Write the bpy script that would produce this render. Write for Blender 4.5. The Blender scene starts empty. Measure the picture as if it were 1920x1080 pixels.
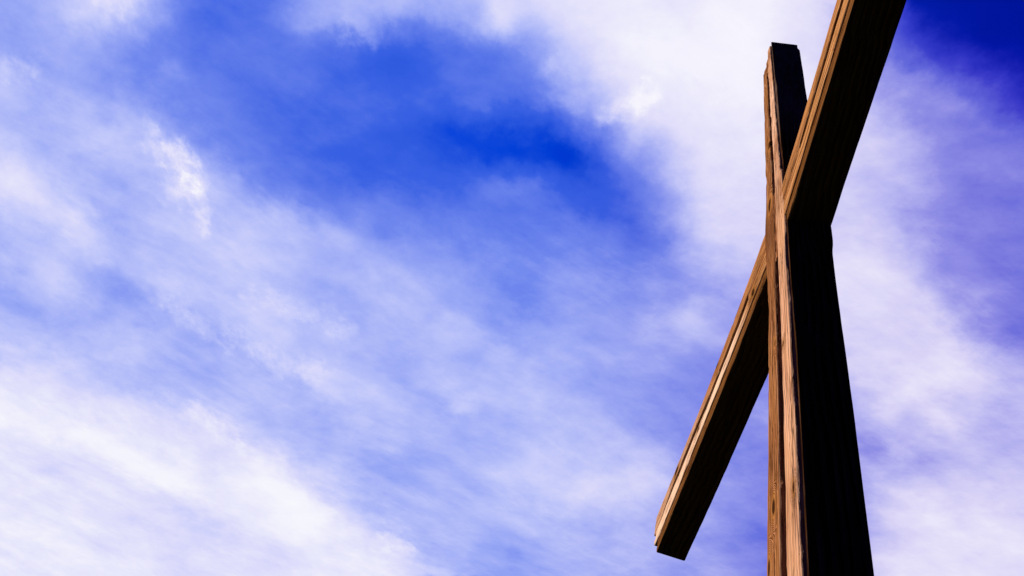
import bpy, math, random
from mathutils import Matrix, Vector

# ------------------------------------------------------------------ scene, camera
sc = bpy.context.scene
COL = sc.collection
R3 = ((0.123423, 0.787163, 0.604269), (0.961558, -0.245386, 0.123258), (0.245303, 0.565827, -0.787189))
CAM = (2.0741872, -0.8270027, -0.1508582)
cam_data = bpy.data.cameras.new("camera")
cam = bpy.data.objects.new("camera", cam_data)
COL.objects.link(cam)
cam.matrix_world = Matrix.Translation(CAM) @ Matrix(R3).to_4x4()
cam_data.sensor_width = 36.0
cam_data.lens = 36.0 * 1498.18 / 1920.0
cam_data.clip_start = 0.02
cam_data.clip_end = 20000.0
sc.camera = cam

sc.view_settings.view_transform = 'Standard'
sc.view_settings.look = 'None'
sc.view_settings.gamma = 1.0
EXPOSURE = 1.0
sc.view_settings.exposure = EXPOSURE
sc.view_settings.use_curve_mapping = False
sc.cycles.max_bounces = 6

# ------------------------------------------------------------------ sun
SUN_DIR = Vector((-0.27, -0.84, 0.44)).normalized()        # direction towards the sun
sun_el = math.asin(SUN_DIR.z)
sun_az = math.atan2(SUN_DIR.x, SUN_DIR.y)                  # clockwise from +Y
sun_data = bpy.data.lights.new("sun", 'SUN')
sun_data.energy = 5.0
sun_data.angle = math.radians(0.5)
sun_data.color = (1.0, 0.95, 0.87)
sun = bpy.data.objects.new("sun", sun_data)
COL.objects.link(sun)
sun.rotation_euler = SUN_DIR.to_track_quat('Z', 'Y').to_euler()
sun.location = SUN_DIR * 60


# ------------------------------------------------------------------ node helper
class NT:
    def __init__(self, tree):
        self.t = tree
        tree.nodes.clear()

    def n(self, kind, **kw):
        node = self.t.nodes.new(kind)
        for k, v in kw.items():
            setattr(node, k, v)
        return node

    def put(self, sock, val):
        if isinstance(val, bpy.types.NodeSocket):
            self.t.links.new(val, sock)
        elif val is not None:
            sock.default_value = val

    def m(self, op, a, b=None, c=None, clamp=False):
        node = self.n('ShaderNodeMath', operation=op, use_clamp=clamp)
        for i, v in enumerate((a, b, c)):
            if v is not None:
                self.put(node.inputs[i], v)
        return node.outputs[0]

    def v(self, op, a, b=None, scale=None):
        node = self.n('ShaderNodeVectorMath', operation=op)
        self.put(node.inputs[0], a)
        if b is not None:
            self.put(node.inputs[1], b)
        if scale is not None:
            self.put(node.inputs['Scale'], scale)
        return node.outputs['Value'] if op in ('DOT_PRODUCT', 'LENGTH', 'DISTANCE') else node.outputs[0]

    def mix(self, fac, a, b, blend='MIX'):
        node = self.n('ShaderNodeMix', data_type='RGBA', blend_type=blend)
        self.put(node.inputs[0], fac)
        self.put(node.inputs[6], a)
        self.put(node.inputs[7], b)
        return node.outputs[2]

    def rng(self, val, a, b, c=0.0, d=1.0, smooth=True):
        node = self.n('ShaderNodeMapRange', interpolation_type='SMOOTHSTEP' if smooth else 'LINEAR')
        for i, q in enumerate((val, a, b, c, d)):
            self.put(node.inputs[i], q)
        return node.outputs[0]

    def noise(self, vec, scale, detail=4.0, rough=0.55, dist=0.0, out=0):
        node = self.n('ShaderNodeTexNoise')
        self.put(node.inputs['Vector'], vec)
        node.inputs['Scale'].default_value = scale
        node.inputs['Detail'].default_value = detail
        node.inputs['Roughness'].default_value = rough
        node.inputs['Distortion'].default_value = dist
        return node.outputs[out]

    def ramp(self, fac, stops, interp='LINEAR'):
        node = self.n('ShaderNodeValToRGB')
        node.color_ramp.interpolation = interp
        el = node.color_ramp.elements
        while len(el) > 1:
            el.remove(el[-1])
        el[0].position = stops[0][0]
        el[0].color = stops[0][1]
        for p, c in stops[1:]:
            e = el.new(p)
            e.color = c
        self.put(node.inputs[0], fac)
        return node.outputs[0]


def lin(r, g, b):
    f = lambda c: (c / 255 / 12.92) if c <= 10 else ((c / 255 + 0.055) / 1.055) ** 2.4
    return (f(r), f(g), f(b), 1.0)


# ------------------------------------------------------------------ world: blue sky with a sheet of cirrus
# cloud cover over the visible half of the sky, 36 bands by 60 steps in stereographic sky directions
SKY = """
515151515151515151525355606665544237333236445153545454535456616466687071727375767677757573583518171816151515151515151515
515151505050515050525455636763504036333338465253545454535457616466687071727374767677757574623920171816151515151515151515
535252525251515051535461646961483934323239485354545554545457616466687071727374767677767574654322171816151515151515151515
555554545454535352535066576354443834323339485256565656555660616768697171727374757677767574674623161716151514151515151515
575757565655555553515050564846383634353344505455515648515451746067687071727374757676767575695027171717161515151515151515
605959595858585755525048444438413537373437373635353737384553655160656971747576777777767574705538262220161615161616161616
606060606060605957545249474249393838383635333229272831343538404752606570747778787877777574706046372623221917191919192020
606060606060605957555351474643424139393543333231302830314037374047535966737677777777767573706453504834252423222324242526
626161606060605856545553585246434140383634333232323231323436393940475261697576757575757472706660554952453423323234353739
656463636263655756555861575646434139373634323131303029292735323034394453626972737474747472696764615751484747424545464748
656565656567706156545860595449454240383635333230292827221821182224293543526065707374747372696766656256525048484848484847
606163636564696458545656575754564742403836343332312927232018171618132137455359667173737271696766656256514947464646464646
545556575859606861555455565961595547423937363534333230282829272623221830404453627072727070686765636055504746464646464646
525252535253586071605454576060585654484440414240383534323238393933262831334645596871706969686766646256494646464646464646
535252525160545864685854565762585757575349464546464538383736353533332627343852536567686868686867666357504646464646464646
545353535156595756616055575759596161595755555247474644434140393838384038343343526064666667686868676560524746464546464646
555454545452576252515457565960616161605755555352504948474543414142434341403839495758636365676969696762555048474546474747
575656555555536055514853635961616160595856555553535250494745434344464645434346475156596062666970706770605351484848494950
605958575756565456535251525760616160595857575560535452514946454546484948474748495154565860636769696966715856494451515254
656462616059585857575654514953606262605856565659615353515048464348495050494850516457555556606467686868667160585555575860
706968676563626059585855535049546263605654575454566155585348484950505050504858585855555354576265666868677273636060626161
737272727067656361595755535153545661605655555859545458585857515251515050505150515253525252555962646767767568676260606059
747473777471686563605852555253565554595958575656565655575455615352525151515151515050505052545760626564716666635858585859
747474757676726966636257555554555655546161605857565657555756556158525251515151504848484950525557595871597168615959606061
737475717276777471696664626058565657565465595957565755635458585656545352525251504948484949505254565663596262626161626363
727273716870747776737169676562605857575552605555565556517053585756565555545352515049494848495153545854765767656264646566
717171727168687276777572706866636058565553566256535454555256565757575757565554525150494848495053555760586462706766676869
727272717171696770757776747170677066595755545256625154545556575858595959595857595351504948495053555766676768677668707071
737373727272717068697376777374737577656259565452515354555657596160616161626365625552504948485052545864707477717171717272
747474737372727170686770737475767580736462585553525354555657616464636365676764595552504948484951545865697272737372727373
737373737373727170696765677073757575807366625854535454555656585962656565636260585552504947474851545864707273747473737373
737373737373737270696967656568727474757977666357535354545455565757596159595958565452514947464850535764697273747473727273
737373737373737372717069686666677073747676706662595553525454555556565757575757565453525047454749535763697273747473727273
737373737374737373727169686868686767717574737067656157545451525354545556565555555454535047454649525662687273747473737273
737373737373737373737169686768696968717474747472706662585652504752535454545454545454535147454648525562687173747473737273
737373737373737373727169686767686970727474757675736964605754525151525354545454545454535148454648525561677173747474737273
"""
WISPS = [
    (-0.2764, -0.3048, -0.2917, -0.2977, 0.210, 0.0060),
    (-0.2917, -0.2977, -0.3001, -0.2923, 0.210, 0.0061),
    (-0.2702, -0.3130, -0.2764, -0.3048, 0.140, 0.0060),
    (-0.2158, -0.0267, -0.2063, -0.0170, 0.115, 0.0046),
    (-0.2063, -0.0170, -0.1938, -0.0099, 0.115, 0.0045),
    (-0.3176, -0.2846, -0.3263, -0.2789, 0.112, 0.0047),
    (-0.3049, -0.3055, -0.3091, -0.2919, 0.105, 0.0062),
    (-0.1872, -0.2051, -0.1897, -0.1884, 0.096, 0.0045),
    (-0.5341, -0.1228, -0.5380, -0.1011, 0.091, 0.0048),
    (-0.2368, -0.4028, -0.2314, -0.3953, 0.086, 0.0053),
    (-0.2314, -0.3953, -0.2286, -0.3874, 0.086, 0.0053),
    (-0.3824, -0.2991, -0.4056, -0.2554, 0.082, 0.0059),
    (-0.4056, -0.2554, -0.4228, -0.2157, 0.082, 0.0062),
    (-0.4228, -0.2157, -0.4232, -0.1965, 0.082, 0.0064),
    (-0.4581, -0.2766, -0.4670, -0.2643, 0.082, 0.0056),
    (-0.4670, -0.2643, -0.4807, -0.2413, 0.082, 0.0057),
    (-0.1902, -0.0701, -0.1966, -0.0603, 0.077, 0.0074),
    (-0.1874, -0.3421, -0.1929, -0.3351, 0.072, 0.0060),
    (-0.1929, -0.3351, -0.1893, -0.3305, 0.072, 0.0061),
    (-0.4217, -0.2159, -0.4238, -0.1983, 0.072, 0.0071),
    (-0.3695, -0.2412, -0.3805, -0.2103, 0.072, 0.0068),
    (-0.3805, -0.2103, -0.3872, -0.1828, 0.072, 0.0069),
    (-0.2100, -0.0696, -0.2085, -0.0491, 0.072, 0.0058),
]
U0, U1, V0, V1 = -0.53, 0.235, 0.085, 0.53

world = bpy.data.worlds.new("World")
sc.world = world
world.use_nodes = True
w = NT(world.node_tree)
geo = w.n('ShaderNodeTexCoord').outputs['Generated']
dirn = w.v('NORMALIZE', geo)
sx = w.n('ShaderNodeSeparateXYZ')
w.put(sx.inputs[0], dirn)
dx, dy, dz = sx.outputs
# flat cloud layer coordinates (the layer is seen in perspective)
zc = w.m('MAXIMUM', w.m('ADD', dz, 0.02), 0.05)
cl = w.n('ShaderNodeCombineXYZ')
w.put(cl.inputs[0], w.m('DIVIDE', dx, zc))
w.put(cl.inputs[1], w.m('DIVIDE', dy, zc))
layer = cl.outputs[0]
rot = w.n('ShaderNodeMapping')
w.put(rot.inputs['Vector'], layer)
rot.inputs['Rotation'].default_value = (0, 0, math.radians(-108))
swirl = w.v('SUBTRACT', w.noise(layer, 1.6, 1.0, 0.5, out=1), (0.5, 0.5, 0.5))
wind = w.v('ADD', rot.outputs[0], w.v('SCALE', swirl, scale=0.22))   # x runs along the wind
st = w.n('ShaderNodeMapping')
w.put(st.inputs['Vector'], wind)
st.inputs['Scale'].default_value = (0.22, 1.0, 1.0)
streak = st.outputs[0]
st2 = w.n('ShaderNodeMapping')
w.put(st2.inputs['Vector'], wind)
st2.inputs['Scale'].default_value = (0.55, 1.0, 1.0)
streak2 = st2.outputs[0]

# stereographic position, warped so that cloud edges fray
warp = w.v('SUBTRACT', w.noise(layer, 6.0, 6.0, 0.58, out=1), (0.5, 0.5, 0.5))
warp2 = w.v('SUBTRACT', w.noise(layer, 26.0, 5.0, 0.6, out=1), (0.5, 0.5, 0.5))
inv = w.m('DIVIDE', 1.0, w.m('MAXIMUM', w.m('ADD', dz, 1.0), 0.05))
P = w.v('SCALE', dirn, scale=inv)
P = w.v('ADD', P, w.v('SCALE', warp, scale=0.026))
P = w.v('ADD', P, w.v('SCALE', warp2, scale=0.020))
u = w.v('DOT_PRODUCT', P, (0.199960, 0.979804, 0.0))
v_ = w.v('DOT_PRODUCT', P, (-0.979804, 0.199960, 0.0))
ucol = w.m('MULTIPLY', w.m('DIVIDE', w.m('SUBTRACT', u, U0), U1 - U0), 59.0)
ul = w.m('DIVIDE', ucol, 31.0)                              # columns 0 to 31
ur = w.m('DIVIDE', w.m('SUBTRACT', ucol, 28.0), 31.0)       # columns 28 to 59
half = w.rng(ucol, 29.0, 30.0)
vt = w.m('MULTIPLY', w.m('DIVIDE', w.m('SUBTRACT', v_, V0), V1 - V0, clamp=True), 35.0)
vv = w.n('ShaderNodeCombineXYZ')
for i in range(3):
    w.put(vv.inputs[i], vt)
rows = [[int(r[2 * k:2 * k + 2]) for k in range(60)] for r in SKY.strip().split('\n')]
cover = None
for k in range(12):
    band = lambda c0: [(j / 31.0, (rows[3 * k][c0 + j] / 99.0, rows[3 * k + 1][c0 + j] / 99.0, rows[3 * k + 2][c0 + j] / 99.0, 1)) for j in range(32)]
    col = w.mix(half, w.ramp(ul, band(0), 'B_SPLINE'), w.ramp(ur, band(28), 'B_SPLINE'))
    d = w.v('ABSOLUTE', w.v('SUBTRACT', vv.outputs[0], (3.0 * k, 3.0 * k + 1, 3.0 * k + 2)))
    a = w.v('MAXIMUM', w.v('SUBTRACT', (1.5, 1.5, 1.5), d), (0, 0, 0))
    b = w.v('MAXIMUM', w.v('SUBTRACT', (0.5, 0.5, 0.5), d), (0, 0, 0))
    a = w.v('SCALE', w.v('MULTIPLY', a, a), scale=0.5)
    b = w.v('SCALE', w.v('MULTIPLY', b, b), scale=1.5)
    three = w.n('ShaderNodeSeparateColor')
    w.put(three.inputs[0], col)
    wts = w.n('ShaderNodeSeparateXYZ')
    w.put(wts.inputs[0], w.v('SUBTRACT', a, b))
    for i in range(3):
        cover = w.m('MULTIPLY_ADD', three.outputs[i], wts.outputs[i], 0.0 if cover is None else cover)
cover = w.m('SUBTRACT', w.m('MULTIPLY', cover, 99.0 / 62.0), 0.3)
# brighter torn wisps lying along short lines of the sky: ends, strength, half width
P2 = w.v('MULTIPLY', w.v('ADD', P, w.v('SCALE', warp2, scale=0.010)), (1, 1, 0))
wmax = None
for x0, y0, x1, y1, amp_, hw in WISPS[:30]:
    bx, by = x1 - x0, y1 - y0
    q2 = bx * bx + by * by
    pa = w.v('SUBTRACT', P2, (x0, y0, 0.0))
    tt = w.m('MULTIPLY', w.v('DOT_PRODUCT', pa, (bx / q2, by / q2, 0.0)), 1.0, clamp=True)
    dd = w.v('DISTANCE', pa, w.v('SCALE', (bx, by, 0.0), scale=tt))
    wmax = w.m('MAXIMUM', 0.0 if wmax is None else wmax, w.rng(dd, 2.3 * hw, 0.0, 0.0, amp_))
tear = w.rng(w.noise(layer, 42.0, 8.0, 0.66), 0.27, 0.68, 0.35, 1.45)
cover = w.m('ADD', cover, w.m('MULTIPLY', wmax, tear))
# unseen sky beyond the view, cleared and dimmed to keep shaded wood dark
clear = w.m('MAXIMUM', w.m('MAXIMUM', w.rng(v_, 0.07, -0.02), w.rng(u, 0.24, 0.34)), w.rng(u, -0.62, -0.85))
cover = w.m('SUBTRACT', cover, w.m('MULTIPLY', clear, 1.2))

# wisps, puffs and fine fibres inside the cover
n_str = w.m('SUBTRACT', w.noise(streak, 11.0, 8.0, 0.54), 0.5)
n_fib = w.m('SUBTRACT', w.noise(streak2, 38.0, 8.0, 0.65), 0.5)
n_puf = w.m('SUBTRACT', w.noise(w.v('ADD', w.v('SCALE', layer, scale=0.6), w.v('SCALE', streak2, scale=0.6)), 13.0, 10.0, 0.63), 0.5)
ridge = w.m('SUBTRACT', 1.0, w.m('MULTIPLY', w.m('ABSOLUTE', w.m('SUBTRACT', w.noise(streak, 21.0, 5.0, 0.6), 0.5)), 5.0), clamp=True)
ridge = w.m('MULTIPLY', w.m('MULTIPLY', ridge, ridge), w.rng(w.noise(layer, 3.5, 2.0), 0.4, 0.65))
puff_zone = w.rng(u, -0.2, 0.1, 0.8, 1.0)
mod = w.m('ADD', w.m('MULTIPLY', n_str, 0.15), w.m('MULTIPLY', n_fib, 0.05))
mod = w.m('ADD', mod, w.m('MULTIPLY', w.m('MULTIPLY', n_puf, 0.44), puff_zone))
mod = w.m('MULTIPLY_ADD', ridge, 0.03, mod)
amp = w.rng(cover, -0.1, 0.3, 0.4, 1.0)
amp = w.m('MULTIPLY', amp, w.rng(cover, 1.0, 0.7, 0.8, 1.0))
cover = w.m('ADD', cover, w.m('MULTIPLY', mod, amp))

# clear sky
skyt = w.n('ShaderNodeTexSky', sky_type='NISHITA')
skyt.sun_disc = False
skyt.sun_elevation = sun_el
skyt.sun_rotation = sun_az
skyt.altitude = 800.0
skyt.air_density = 1.0
skyt.dust_density = 0.3
skyt.ozone_density = 3.0
right = w.rng(u, -0.15, 0.16)
deep = w.v('MULTIPLY', skyt.outputs[0], (0.0, 0.17, 1.55))
deep = w.v('MULTIPLY', deep, w.mix(right, (0.9, 0.95, 0.9, 1), (1.0, 0.25, 0.62, 1)))
deep = w.v('MULTIPLY', deep, w.mix(clear, (1, 1, 1, 1), (0.3, 0.25, 0.3, 1)))  # dims the unseen sky further, darkening the shaded wood faces
BG = 0.1
K = 1.0 / (BG * 2 ** EXPOSURE)
cf = w.m('DIVIDE', w.m('ADD', cover, 0.15), 1.2)
cs = lambda x: (x + 0.15) / 1.2
veil_l = w.ramp(cf, [(cs(-0.15), lin(0, 60, 205)), (cs(0.0), lin(0, 72, 216)), (cs(0.2), lin(58, 98, 227)), (cs(0.4), lin(113, 137, 238)),
                     (cs(0.55), lin(158, 172, 246)), (cs(0.68), lin(192, 199, 250)), (cs(0.8), lin(220, 219, 251)),
                     (cs(0.95), lin(243, 243, 253)), (cs(1.05), lin(250, 249, 255))])
veil_r = w.ramp(cf, [(cs(-0.15), lin(0, 6, 140)), (cs(0.0), lin(8, 22, 178)), (cs(0.2), lin(62, 62, 202)), (cs(0.4), lin(100, 102, 217)),
                     (cs(0.55), lin(144, 142, 229)), (cs(0.68), lin(186, 183, 241)), (cs(0.8), lin(216, 211, 246)),
                     (cs(0.95), lin(240, 236, 252)), (cs(1.05), lin(250, 247, 255))])
veil = w.v('SCALE', w.mix(right, veil_l, veil_r), scale=K)
skycol = w.mix(w.rng(cover, -0.08, 0.12), deep, veil)
bg = w.n('ShaderNodeBackground')
w.put(bg.inputs[0], skycol)
bg.inputs[1].default_value = BG
wo = w.n('ShaderNodeOutputWorld')
w.t.links.new(bg.outputs[0], wo.inputs[0])


# ------------------------------------------------------------------ materials
KNOTS = [  # across, seed, along, half width, half length
    (-0.119, 0, 1.854, .011, .030), (-0.166, 0, 1.624, .011, .034), (0.086, 10, 1.772, .009, .020),
    (-0.071, 0, 2.727, .008, .020), (0.039, 10, 2.587, .008, .016), (-0.092, 0, 4.787, .018, .045),
    (-0.102, 0, 4.016, .02, .06), (3.644, 40, -1.57, .014, .022), (3.823, 30, -1.158, .02, .03),
    (3.82, 30, -2.193, .03, .05), (3.60, 40, -0.423, .02, .02), (3.798, 30, 0.734, .012, .016), (0.06, 10, 4.95, .012, .03)]


def wood_material():
    mat = bpy.data.materials.new("weathered_timber")
    mat.use_nodes = True
    t = NT(mat.node_tree)
    g = t.n('ShaderNodeAttribute', attribute_name='grain').outputs['Vector']
    honey = t.n('ShaderNodeAttribute', attribute_name='honey').outputs['Fac']
    pale = t.n('ShaderNodeAttribute', attribute_name='pale').outputs['Fac']
    browning = t.n('ShaderNodeAttribute', attribute_name='browning').outputs['Fac']
    tint = t.n('ShaderNodeObjectInfo').outputs['Color']
    dmin = None
    for a0, s0, l0, ra, rl in KNOTS:
        d = t.v('LENGTH', t.v('MULTIPLY', t.v('SUBTRACT', g, (a0, s0, l0)), (0.75 / ra, 0.5, 0.75 / rl)))
        dmin = d if dmin is None else t.m('MINIMUM', dmin, d)
    sep = t.n('ShaderNodeSeparateXYZ')
    wob = t.v('SUBTRACT', t.noise(t.v('MULTIPLY', g, (6, 6, 1.2)), 1.0, 3.0, out=1), (0.5, 0.5, 0.5))
    gw = t.v('ADD', g, t.v('MULTIPLY', wob, (0.03, 0.03, 0.0)))
    t.put(sep.inputs[0], gw)
    a, b, l = sep.outputs
    near = t.rng(dmin, 3.2, 0.9)
    ringc = t.m('ADD', t.m('MULTIPLY', t.m('ADD', a, t.m('MULTIPLY', b, 0.6)), 52.0), t.m('MULTIPLY', l, 0.35))
    ringk = t.m('MULTIPLY', dmin, 1.3)
    rc = t.n('ShaderNodeMix', data_type='FLOAT')
    t.put(rc.inputs[0], near)
    t.put(rc.inputs[2], ringc)
    t.put(rc.inputs[3], ringk)
    ring = t.m('FRACT', rc.outputs[0])
    ring = t.m('POWER', ring, 1.6)
    fib = t.noise(t.v('MULTIPLY', gw, (95, 95, 2.6)), 1.0, 4.0, 0.65)
    patch = t.noise(t.v('MULTIPLY', g, (9, 9, 1.3)), 1.0, 5.0, 0.6)
    patch2 = t.noise(t.v('MULTIPLY', g, (22, 22, 2.6)), 1.0, 5.0, 0.6, 0.5)
    base = t.ramp(t.m('ADD', t.m('MULTIPLY', fib, 0.75), t.m('MULTIPLY', t.m('SUBTRACT', 0.45, ring), 0.46)),
                  [(0.22, (0.02, 0.007, 0.003, 1)), (0.37, (0.11, 0.040, 0.013, 1)), (0.50, (0.27, 0.108, 0.038, 1)),
                   (0.66, (0.42, 0.20, 0.10, 1))])
    base = t.mix(t.m('MULTIPLY', t.rng(patch, 0.48, 0.60), 0.75), base, (0.21, 0.088, 0.026, 1))     # honey coloured patches
    base = t.mix(t.m('MULTIPLY', t.rng(patch2, 0.54, 0.70), 0.55), base, (0.34, 0.19, 0.125, 1))    # bleached patches
    base = t.mix(t.m('MULTIPLY', t.rng(patch2, 0.46, 0.34), 0.75), base, (0.10, 0.035, 0.014, 1))    # dark patches
    hon = t.ramp(t.m('ADD', fib, t.m('MULTIPLY', t.m('SUBTRACT', 0.5, ring), 0.3)), [(0.26, (0.04, 0.013, 0.003, 1)), (0.46, (0.18, 0.072, 0.020, 1)), (0.68, (0.36, 0.175, 0.07, 1))])
    base = t.mix(t.m('MULTIPLY', honey, t.rng(patch2, 0.36, 0.52, 0.35, 1.0), clamp=True), base, hon)
    base = t.mix(t.m('MULTIPLY', pale, t.rng(patch2, 0.34, 0.52, 0.45, 1.0), clamp=True), base, t.mix(fib, (0.20, 0.10, 0.055, 1), (0.60, 0.42, 0.30, 1)))
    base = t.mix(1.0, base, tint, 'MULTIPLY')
    stn = t.m('MULTIPLY', browning, t.rng(patch, 0.3, 0.55, 0.55, 1.0), clamp=True)
    base = t.mix(stn, base, (0.075, 0.026, 0.010, 1))
    chk = t.noise(t.v('MULTIPLY', gw, (70, 70, 1.1)), 1.0, 2.0, 0.5)                                  # drying checks: thin dark splits
    chk = t.m('MULTIPLY', t.rng(t.m('ABSOLUTE', t.m('SUBTRACT', chk, 0.5)), 0.032, 0.008), t.rng(t.noise(t.v('MULTIPLY', g, (14, 14, 1.7)), 1.0, 2.0), 0.43, 0.53))
    base = t.mix(t.m('MULTIPLY', chk, 0.85), base, (0.02, 0.008, 0.003, 1))
    base = t.mix(t.rng(dmin, 2.3, 1.0, 0.0, 0.55), base, (0.19, 0.07, 0.012, 1))
    base = t.mix(t.rng(dmin, 1.25, 0.55), base, (0.022, 0.008, 0.003, 1))
    bs = t.n('ShaderNodeBsdfPrincipled')
    t.put(bs.inputs['Base Color'], base)
    bs.inputs['Roughness'].default_value = 0.85
    bs.inputs['Specular IOR Level'].default_value = 0.0
    bmp = t.n('ShaderNodeBump')
    bmp.inputs['Strength'].default_value = 0.6
    bmp.inputs['Distance'].default_value = 0.004
    h = t.m('ADD', fib, t.m('MULTIPLY', ring, -0.35))

    t.put(bmp.inputs['Height'], h)
    t.t.links.new(bmp.outputs[0], bs.inputs['Normal'])
    out = t.n('ShaderNodeOutputMaterial')
    t.t.links.new(bs.outputs[0], out.inputs[0])
    return mat


def ground_material():
    mat = bpy.data.materials.new("heath_ground")
    mat.use_nodes = True
    t = NT(mat.node_tree)
    co = t.n('ShaderNodeTexCoord').outputs['Object']
    n1 = t.noise(co, 0.35, 8.0, 0.65)
    n2 = t.noise(co, 9.0, 6.0, 0.7)
    c = t.ramp(n1, [(0.3, (0.004, 0.009, 0.003, 1)), (0.55, (0.006, 0.014, 0.004, 1)), (0.75, (0.011, 0.017, 0.007, 1))])
    c = t.mix(t.rng(n2, 0.35, 0.7, 0.0, 0.6), c, (0.014, 0.012, 0.007, 1))
    bs = t.n('ShaderNodeBsdfPrincipled')
    t.put(bs.inputs['Base Color'], c)
    bs.inputs['Roughness'].default_value = 0.95
    bs.inputs['Specular IOR Level'].default_value = 0.05
    bmp = t.n('ShaderNodeBump')
    bmp.inputs['Strength'].default_value = 0.8
    bmp.inputs['Distance'].default_value = 0.05
    t.put(bmp.inputs['Height'], n2)
    t.t.links.new(bmp.outputs[0], bs.inputs['Normal'])
    out = t.n('ShaderNodeOutputMaterial')
    t.t.links.new(bs.outputs[0], out.inputs[0])
    return mat


WOOD = wood_material()
GROUND_Z = -1.6

# ------------------------------------------------------------------ ground: a low rounded hilltop running out to the horizon
gv, gf = [], []
radii = [0, 0.5, 1, 1.7, 2.6, 4, 6, 9, 14, 22, 35, 60, 110, 220, 500, 1200, 3000, 6000]
NA = 64
rnd = random.Random(4)
gv.append((0, 0, GROUND_Z))
for r in radii[1:]:
    for k in range(NA):
        an = 2 * math.pi * k / NA
        z = GROUND_Z - 0.0025 * min(r, 60) ** 1.5 + rnd.uniform(-1, 1) * min(0.02 * r, 0.05 if r < 10 else 0.5 if r < 200 else 3)
        gv.append((r * math.cos(an), r * math.sin(an), z if r < 1000 else GROUND_Z - 6))
for k in range(NA):
    gf.append((0, 1 + k, 1 + (k + 1) % NA))
for i in range(len(radii) - 2):
    o = 1 + i * NA
    for k in range(NA):
        k2 = (k + 1) % NA
        gf.append((o + k, o + NA + k, o + NA + k2, o + k2))
gm = bpy.data.meshes.new("ground")
gm.from_pydata(gv, [], gf)
gm.polygons.foreach_set('use_smooth', [True] * len(gm.polygons))
gm.materials.append(ground_material())
ground = bpy.data.objects.new("ground", gm)
COL.objects.link(ground)
ground['kind'] = 'structure'
ground['label'] = 'dark heath ground the wooden cross stands on'

# ------------------------------------------------------------------ the cross
# edge lines of the planks, in metres: post edges are (z, x), beam edges are (x, z)
EDGE = {}
EDGE['aL'] = [(1.621, -0.1998), (1.815, -0.1906), (2.032, -0.1795), (2.362, -0.1682), (2.488, -0.1614), (2.803, -0.1568), (3.081, -0.1534), (3.312, -0.1573), (3.43, -0.1704), (3.612, -0.1852), (3.814, -0.1913), (3.89, -0.1873), (3.994, -0.1785), (4.069, -0.1691), (4.216, -0.1645), (4.433, -0.1676), (4.78, -0.1739), (5.169, -0.1805), (5.607, -0.1897), (6.122, -0.1987), (6.316, -0.2014)]
EDGE['aR'] = [(1.532, -0.0666), (1.716, -0.0604), (1.925, -0.0542), (2.243, -0.0482), (2.365, -0.0454), (2.67, -0.0456), (2.824, -0.0458), (2.94, -0.0464), (3.212, -0.0489), (3.304, -0.0447), (3.469, -0.0329), (3.624, -0.0297), (3.817, -0.0389), (4.018, -0.0503), (4.231, -0.0596), (4.564, -0.0701), (4.962, -0.0834), (5.388, -0.0962), (5.881, -0.1092), (6.111, -0.124)]
EDGE['bL'] = [(1.492, -0.0069), (1.672, -0.001), (1.873, 0.006), (2.183, 0.0114), (2.305, 0.0125), (2.6, 0.014), (2.741, 0.0155), (2.867, 0.0132), (3.123, 0.008), (3.329, 0.0014), (3.585, -0.0061), (3.782, -0.0139), (3.956, -0.0149), (4.133, -0.0132), (4.468, -0.0212), (4.855, -0.0375), (5.297, -0.0559), (5.79, -0.0727), (6.014, -0.0849), (6.42, -0.0918)]
EDGE['bR'] = [(1.408, 0.1178), (1.581, 0.1187), (1.774, 0.1221), (2.072, 0.1257), (2.191, 0.12), (2.479, 0.1156), (2.62, 0.1148), (2.733, 0.1141), (2.991, 0.1029), (3.177, 0.098), (3.34, 0.1018), (3.396, 0.1136), (3.55, 0.1164), (3.74, 0.1043), (3.923, 0.1031), (4.066, 0.0986), (4.124, 0.0792), (4.278, 0.0738), (4.666, 0.0494), (5.089, 0.0313), (5.566, 0.0138), (5.768, 0.0055), (6.211, -0.0178), (6.574, -0.0382)]
EDGE['cL'] = [(2.156, 0.1552), (2.431, 0.1543), (2.581, 0.1484), (2.698, 0.1426), (2.941, 0.1387), (3.036, 0.1339), (3.25, 0.1264), (4.071, 0.1156), (4.217, 0.0989), (4.622, 0.0733), (5.057, 0.0489), (5.52, 0.0337), (5.724, 0.0234)]
EDGE['cR'] = [(1.382, 0.159), (1.741, 0.1633), (2.142, 0.1661), (2.421, 0.1644), (2.567, 0.159), (2.683, 0.1537), (2.928, 0.1487), (3.022, 0.1435), (3.234, 0.1358), (4.056, 0.1251), (4.193, 0.1137), (4.564, 0.0992), (4.967, 0.0825), (5.441, 0.0668), (5.638, 0.0426), (6.549, -0.0043)]
EDGE['post_back'] = [(1.454, 0.1519), (2.114, 0.16), (2.684, 0.1588), (2.997, 0.1604), (3.2, 0.1633), (3.254, 0.1831), (3.371, 0.186), (5.242, 0.0986), (5.484, 0.0913), (5.956, 0.0751), (6.314, 0.0669), (6.486, 0.0341)]
EDGE['t1'] = [(-2.849, 3.9154), (-2.754, 3.904), (-2.396, 3.8855), (-2.272, 3.8742), (-2.042, 3.8695), (-1.772, 3.855), (-1.563, 3.8389), (-1.37, 3.8375), (-1.176, 3.8399), (-1.055, 3.8351), (-0.861, 3.8337), (-0.69, 3.8416), (-0.513, 3.8526), (-0.354, 3.8643), (-0.234, 3.8774), (0.113, 3.8864), (0.266, 3.8848), (0.407, 3.8778), (0.54, 3.8753), (0.663, 3.8786), (0.781, 3.8829), (0.85, 3.8876), (0.958, 3.8929), (1.071, 3.8967)]
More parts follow.
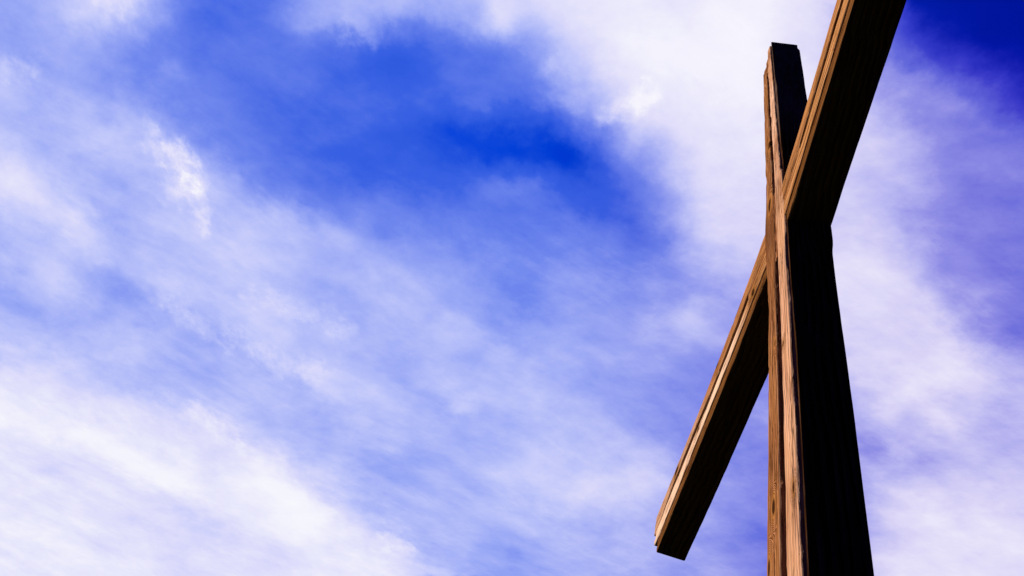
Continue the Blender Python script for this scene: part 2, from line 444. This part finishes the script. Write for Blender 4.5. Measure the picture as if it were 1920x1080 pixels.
EDGE['b1'] = [(-2.641, 3.7304), (-2.526, 3.7481), (-2.283, 3.7584), (-2.148, 3.7602), (-1.895, 3.7588), (-1.681, 3.7494), (-1.472, 3.7279), (-1.233, 3.7107), (-1.049, 3.7087), (-0.966, 3.7106), (-0.76, 3.7107), (-0.591, 3.7169), (-0.429, 3.7267), (-0.278, 3.7271), (0.225, 3.7212), (0.34, 3.7237), (0.471, 3.7329), (0.593, 3.7401), (0.715, 3.745), (0.829, 3.7498), (0.893, 3.7573), (0.998, 3.7682), (1.103, 3.78)]
EDGE['t2'] = [(-2.503, 3.7299), (-2.219, 3.7148), (-2.078, 3.7005), (-1.82, 3.6896), (-1.595, 3.678), (-1.408, 3.6633), (-1.189, 3.6515), (-0.999, 3.6434), (-0.881, 3.6376), (-0.714, 3.6403), (-0.541, 3.6548), (-0.388, 3.6719), (-0.258, 3.6721), (0.132, 3.6604), (0.233, 3.6627), (0.363, 3.676), (0.495, 3.6843), (0.614, 3.6896), (0.732, 3.6931), (0.85, 3.6943), (0.914, 3.6984), (1.015, 3.7049), (1.123, 3.7079)]
EDGE['b2'] = [(-2.803, 3.6057), (-2.591, 3.5861), (-2.293, 3.5726), (-2.045, 3.5653), (-1.909, 3.5632), (-1.696, 3.5639), (-1.472, 3.5588), (-1.287, 3.5488), (-1.096, 3.5434), (-0.906, 3.5412), (-0.8, 3.5401), (-0.64, 3.5439), (-0.472, 3.5482), (-0.297, 3.547), (0.115, 3.5423), (0.178, 3.5399), (0.298, 3.5442), (0.429, 3.5525), (0.545, 3.559), (0.67, 3.563), (0.782, 3.5679), (0.89, 3.5737), (0.952, 3.5787), (1.054, 3.5821), (1.158, 3.5835)]
EDGE['t3'] = [(-2.595, 3.5873), (-2.28, 3.5691), (-2.034, 3.5578), (-1.899, 3.5518), (-1.671, 3.5477), (-1.446, 3.5408), (-1.275, 3.5318), (-1.075, 3.5266), (-0.891, 3.5245), (-0.783, 3.5264), (-0.633, 3.5358), (-0.47, 3.5433), (0.436, 3.5421), (0.561, 3.5407), (0.676, 3.5446), (0.79, 3.5494), (0.899, 3.5522), (0.964, 3.5575), (1.058, 3.5664), (1.161, 3.5746)]
EDGE['b3'] = [(-2.678, 3.4815), (-2.458, 3.4828), (-2.187, 3.4805), (-1.932, 3.4732), (-1.795, 3.465), (-1.577, 3.46), (-1.352, 3.4549), (-1.198, 3.4488), (-1.0, 3.4447), (-0.815, 3.4419), (-0.715, 3.4429), (-0.562, 3.4516), (-0.409, 3.4598), (0.477, 3.461), (0.595, 3.4623), (0.708, 3.4674), (0.82, 3.4719), (0.926, 3.4744), (0.991, 3.4802), (1.08, 3.4888), (1.184, 3.4932)]
EDGE['beam_back'] = [(-2.637, 3.4788), (-2.326, 3.4652), (-2.174, 3.4555), (-1.943, 3.4484), (-1.687, 3.4438), (-1.584, 3.444), (-1.45, 3.4465), (-1.128, 3.4461), (-0.844, 3.4428), (0.17, 3.4418), (0.254, 3.4491), (0.39, 3.4646), (0.7, 3.4819), (1.022, 3.4954), (1.122, 3.5029), (1.221, 3.5055)]
KR = -0.0656                                               # the near arm toes slightly to the front


def ev(name, t):
    P = EDGE[name]
    if t <= P[0][0]:
        return P[0][1]
    for (t0, v0), (t1, v1) in zip(P[:-1], P[1:]):
        if t <= t1:
            f = (t - t0) / (t1 - t0)
            return v0 + (v1 - v0) * f
    return P[-1][1]


def smooth_noise(seed):
    r = random.Random(seed)
    tb = [r.uniform(-1, 1) for _ in range(512)]

    def f(x):
        i = math.floor(x)
        q = x - i
        q = q * q * (3 - 2 * q)
        return tb[i % 512] * (1 - q) + tb[(i + 1) % 512] * q
    return f


def plank(name, parent, stations, lo, hi, front, back, axis, seed, tint, browning=None, bev=0.006, rough=0.003, skew=0.0, label=None, lo2=None, hi2=None, honey=None, pale=None, edge=0.30, chip=2.2):
    """A sawn board: a worn, slightly uneven cross-section swept along its length.
    lo, hi, front, back are functions of the position along the board; axis 'Z' upright, 'X' level."""
    na, nb, nc = smooth_noise(seed * 7 + 1), smooth_noise(seed * 7 + 2), smooth_noise(seed * 7 + 3)
    verts, faces, grain, st, ho, pa = [], [], [], [], [], []
    n = None
    for l in stations:
        x0, x1, y0, y1 = lo(l), hi(l), front(l), back(l)
        e0 = bev * (0.75 + 0.55 * max(0, na(l * 5)) + 0.5 * max(0, na(l * 23 + 9)))
        e1 = bev * (0.75 + 0.55 * max(0, nb(l * 5)) + 0.5 * max(0, nb(l * 23 + 9)))
        if nc(l * 7.3 + 3) > 0.70:
            e1 *= chip
        if nc(l * 6.1 + 77) > 0.70:
            e0 *= chip
        e0 = min(e0, 0.3 * (x1 - x0))
        e1 = min(e1, 0.3 * (x1 - x0))
        wv = lambda k: rough * (nc(l * 4 + 31 * k) + 0.6 * nc(l * 19 + 57 * k))
        j0, j1 = rough * (na(l * 11 + 50) + 0.5 * na(l * 31)), rough * (nb(l * 11 + 50) + 0.5 * nb(l * 31))
        x0 += j0
        x1 += j1
        bb = min(0.008, 0.2 * (x1 - x0))
        ring = [(x0, y0 + e0), (x0 + e0 * .35, y0 + e0 * .35), (x0 + e0, y0)]
        for k in (1, 2, 3):
            ring.append((x0 + e0 + (x1 - x0 - e0 - e1) * k / 4, y0 + wv(k)))
        ring += [(x1 - e1, y0), (x1 - e1 * .35, y0 + e1 * .35), (x1, y0 + e1)]
        for k in (1, 2):
            ring.append((x1 + wv(k + 4) * .4, y0 + (y1 - y0) * k / 3))
        ring += [(x1, y1 - bb), (x1 - bb, y1), (x0 + bb, y1), (x0, y1 - bb)]
        if lo2 or hi2:
            fx = lambda a_, b_: a_ + ((hi2(l) - hi(l)) * (a_ - x0) / (x1 - x0) if hi2 else 0.0) * (b_ - y0) / (y1 - y0) \
                + ((lo2(l) - lo(l)) * (x1 - a_) / (x1 - x0) if lo2 else 0.0) * (b_ - y0) / (y1 - y0)
            ring = [(fx(*q), q[1]) for q in ring]
        n = len(ring)
        for a, b in ring:
            ll = l + skew * (b - y0) * max(0.0, 1.0 - (stations[-1] - l) / 0.4)
            verts.append((a, b, ll) if axis == 'Z' else (ll, b, a))
            grain.append((a, b - y0 + seed * 10.0, l))
            st.append(browning(l) if browning else 0.0)
            ho.append(honey(l) if honey else 0.0)
            pa.append((pale(l) if pale else 0.0) + (edge if len(pa) % n in (0, 1, 7, 8) else 0.0))
    m = len(stations)
    flip = axis == 'X'
    for i in range(m - 1):
        for k in range(n):
            k2 = (k + 1) % n
            q = (i * n + k, i * n + k2, (i + 1) * n + k2, (i + 1) * n + k)
            faces.append(q[::-1] if flip else q)
    c0, c1 = tuple(range(n))[::-1], tuple(range((m - 1) * n, m * n))
    faces.append(c0[::-1] if flip else c0)
    faces.append(c1[::-1] if flip else c1)
    me = bpy.data.meshes.new(name)
    me.from_pydata(verts, [], faces)
    at = me.attributes.new('grain', 'FLOAT_VECTOR', 'POINT')
    at.data.foreach_set('vector', [q for g in grain for q in g])
    at = me.attributes.new('browning', 'FLOAT', 'POINT')
    at.data.foreach_set('value', st)
    at = me.attributes.new('honey', 'FLOAT', 'POINT')
    at.data.foreach_set('value', ho)
    at = me.attributes.new('pale', 'FLOAT', 'POINT')
    at.data.foreach_set('value', pa)
    me.materials.append(WOOD)
    o = bpy.data.objects.new(name, me)
    COL.objects.link(o)
    o.color = (*tint, 1.0)
    if parent is not None:
        o.parent = parent
    if label:
        o['label'] = label
    return o


def span(a, b, step):
    k = max(2, int(round((b - a) / step)))
    return [a + (b - a) * i / k for i in range(k + 1)]


cross = bpy.data.objects.new("wooden_cross", None)
COL.objects.link(cross)
cross.location = (0, 0, GROUND_Z)
cross.empty_display_size = 0.3
cross['label'] = 'tall weathered wooden cross of layered planks, seen from below against the cloudy sky'
cross['category'] = 'cross'
INV = Matrix.Translation((0, 0, -GROUND_Z))


def attach(o, parent):
    o.parent = parent
    if parent is cross:
        o.matrix_parent_inverse = INV
    return o


const = lambda c: (lambda l: c)
bump = lambda l, c, w_: math.exp(-((l - c) / w_) ** 2)
BOT = GROUND_Z - 0.35
YF = -0.10

# upright: a recessed core board carrying three outer planks
xb = lambda z: ev('post_back', z)
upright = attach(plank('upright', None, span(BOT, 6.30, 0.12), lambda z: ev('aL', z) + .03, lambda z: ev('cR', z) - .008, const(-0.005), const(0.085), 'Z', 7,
 (0.14, 0.13, 0.13), bev=0.004), cross)  # near-black core tint paints in the shade of the gaps
plank('plank', upright, span(BOT, 6.325, 0.03), lambda z: ev('aL', z), lambda z: ev('aR', z), const(YF), const(0.0985), 'Z', 0,
      (0.74, 0.66, 0.62), honey=lambda z: 0.35, browning=lambda z: 0.85 * bump(z, 3.72, 0.30) + 0.35 * bump(z, 3.1, .25), label='browner plank turning dark brown at the crossing')  # mixed towards dark brown around the crossing
plank('plank', upright, span(BOT, 6.565, 0.03), lambda z: ev('bL', z), lambda z: ev('bR', z), const(YF), const(0.0992), 'Z', 1,
      (1.13, 1.06, 1.04), honey=lambda z: 0.9 * bump(z, 3.6, 0.45) + 0.5 * bump(z, 2.0, .15), pale=lambda z: 0.30 + 0.35 * bump(z, 5.2, .5), browning=lambda z: 0.35 * bump(z, 3.9, 0.25), label='pale pinkish plank on the front')
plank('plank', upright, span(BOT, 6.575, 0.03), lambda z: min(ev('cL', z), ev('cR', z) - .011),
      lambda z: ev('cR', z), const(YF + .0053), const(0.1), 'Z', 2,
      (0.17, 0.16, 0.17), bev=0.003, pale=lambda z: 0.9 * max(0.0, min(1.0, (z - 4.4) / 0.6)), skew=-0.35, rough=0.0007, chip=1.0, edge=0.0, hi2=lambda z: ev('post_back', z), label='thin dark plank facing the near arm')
plank('spacer_block', upright, span(3.34, 4.03, 0.03), lambda z: ev('aR', z) - .012, lambda z: ev('bL', z) + .012, const(YF + .004), const(0.05), 'Z', 8,
      (0.85, 0.75, 0.7), browning=lambda z: 0.45, bev=0.005)
plank('spacer_block', upright, span(6.10, 6.42, 0.03), lambda z: ev('aR', z) - .012, lambda z: ev('bL', z) + .012, const(YF + .003), const(0.09), 'Z', 9,
      (1.0, 0.95, 0.9), bev=0.004)

# crossbeam: recessed core and three long level planks
XL, XR = -2.80, 2.85
yaw = lambda x: KR * max(0.0, x)
ys = lambda c: (lambda x: c + yaw(x))
beam_front = -0.092
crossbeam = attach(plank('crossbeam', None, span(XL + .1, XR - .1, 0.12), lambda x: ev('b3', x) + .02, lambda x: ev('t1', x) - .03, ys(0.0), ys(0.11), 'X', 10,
 (0.14, 0.13, 0.13), bev=0.004), cross)  # core tinted near black too, gap shade put into its colour
hn = lambda x: 0.8 if x > -0.45 else 0.8 * bump(x, -0.45, 0.2)
joint = lambda x: 0.35 * bump(x, -0.38, 0.12) + 0.2 * bump(x, 0.25, .1)
plank('plank', crossbeam, span(XL - .03, XR, 0.03), lambda x: ev('b1', x) + .005, lambda x: ev('t1', x), ys(beam_front), ys(0.118), 'X', 3,
      (0.95, 0.88, 0.80), chip=3.6, browning=joint, honey=hn, pale=lambda x: 0.45 * max(0.0, min(1.0, (-1.2 - x) / 0.8)), label='upper plank with a chipped edge')
plank('plank', crossbeam, span(-2.765, XR + .02, 0.03), lambda x: ev('b2', x), lambda x: ev('t2', x) - .005, ys(beam_front), ys(0.119), 'X', 4,
      (1.05, 1.02, 0.95), browning=joint, honey=hn, pale=lambda x: max(0.0, min(1.0, (-0.5 - x) / 0.3)), label='middle plank, bleached pale along the far arm')
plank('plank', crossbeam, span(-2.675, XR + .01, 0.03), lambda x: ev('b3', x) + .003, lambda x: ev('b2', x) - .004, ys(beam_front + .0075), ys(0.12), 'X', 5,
      (0.38, 0.32, 0.24), bev=0.004, honey=lambda x: 0.7, lo2=lambda x: ev('beam_back', x))  # whole board tinted darker to put shade into its underside
plank('spacer_block', crossbeam, span(-0.52, 0.40, 0.03), lambda x: ev('t2', x) - .012, lambda x: ev('b1', x) + .012, ys(beam_front + .004), ys(0.06), 'X', 11,
      (0.9, 0.8, 0.65), browning=joint, bev=0.005)
plank('spacer_block', crossbeam, span(XL, -2.60, 0.03), lambda x: ev('t2', x) - .012, lambda x: ev('b1', x) + .012, ys(beam_front + .003), ys(0.10), 'X', 12,
      (0.9, 0.85, 0.8), bev=0.004)
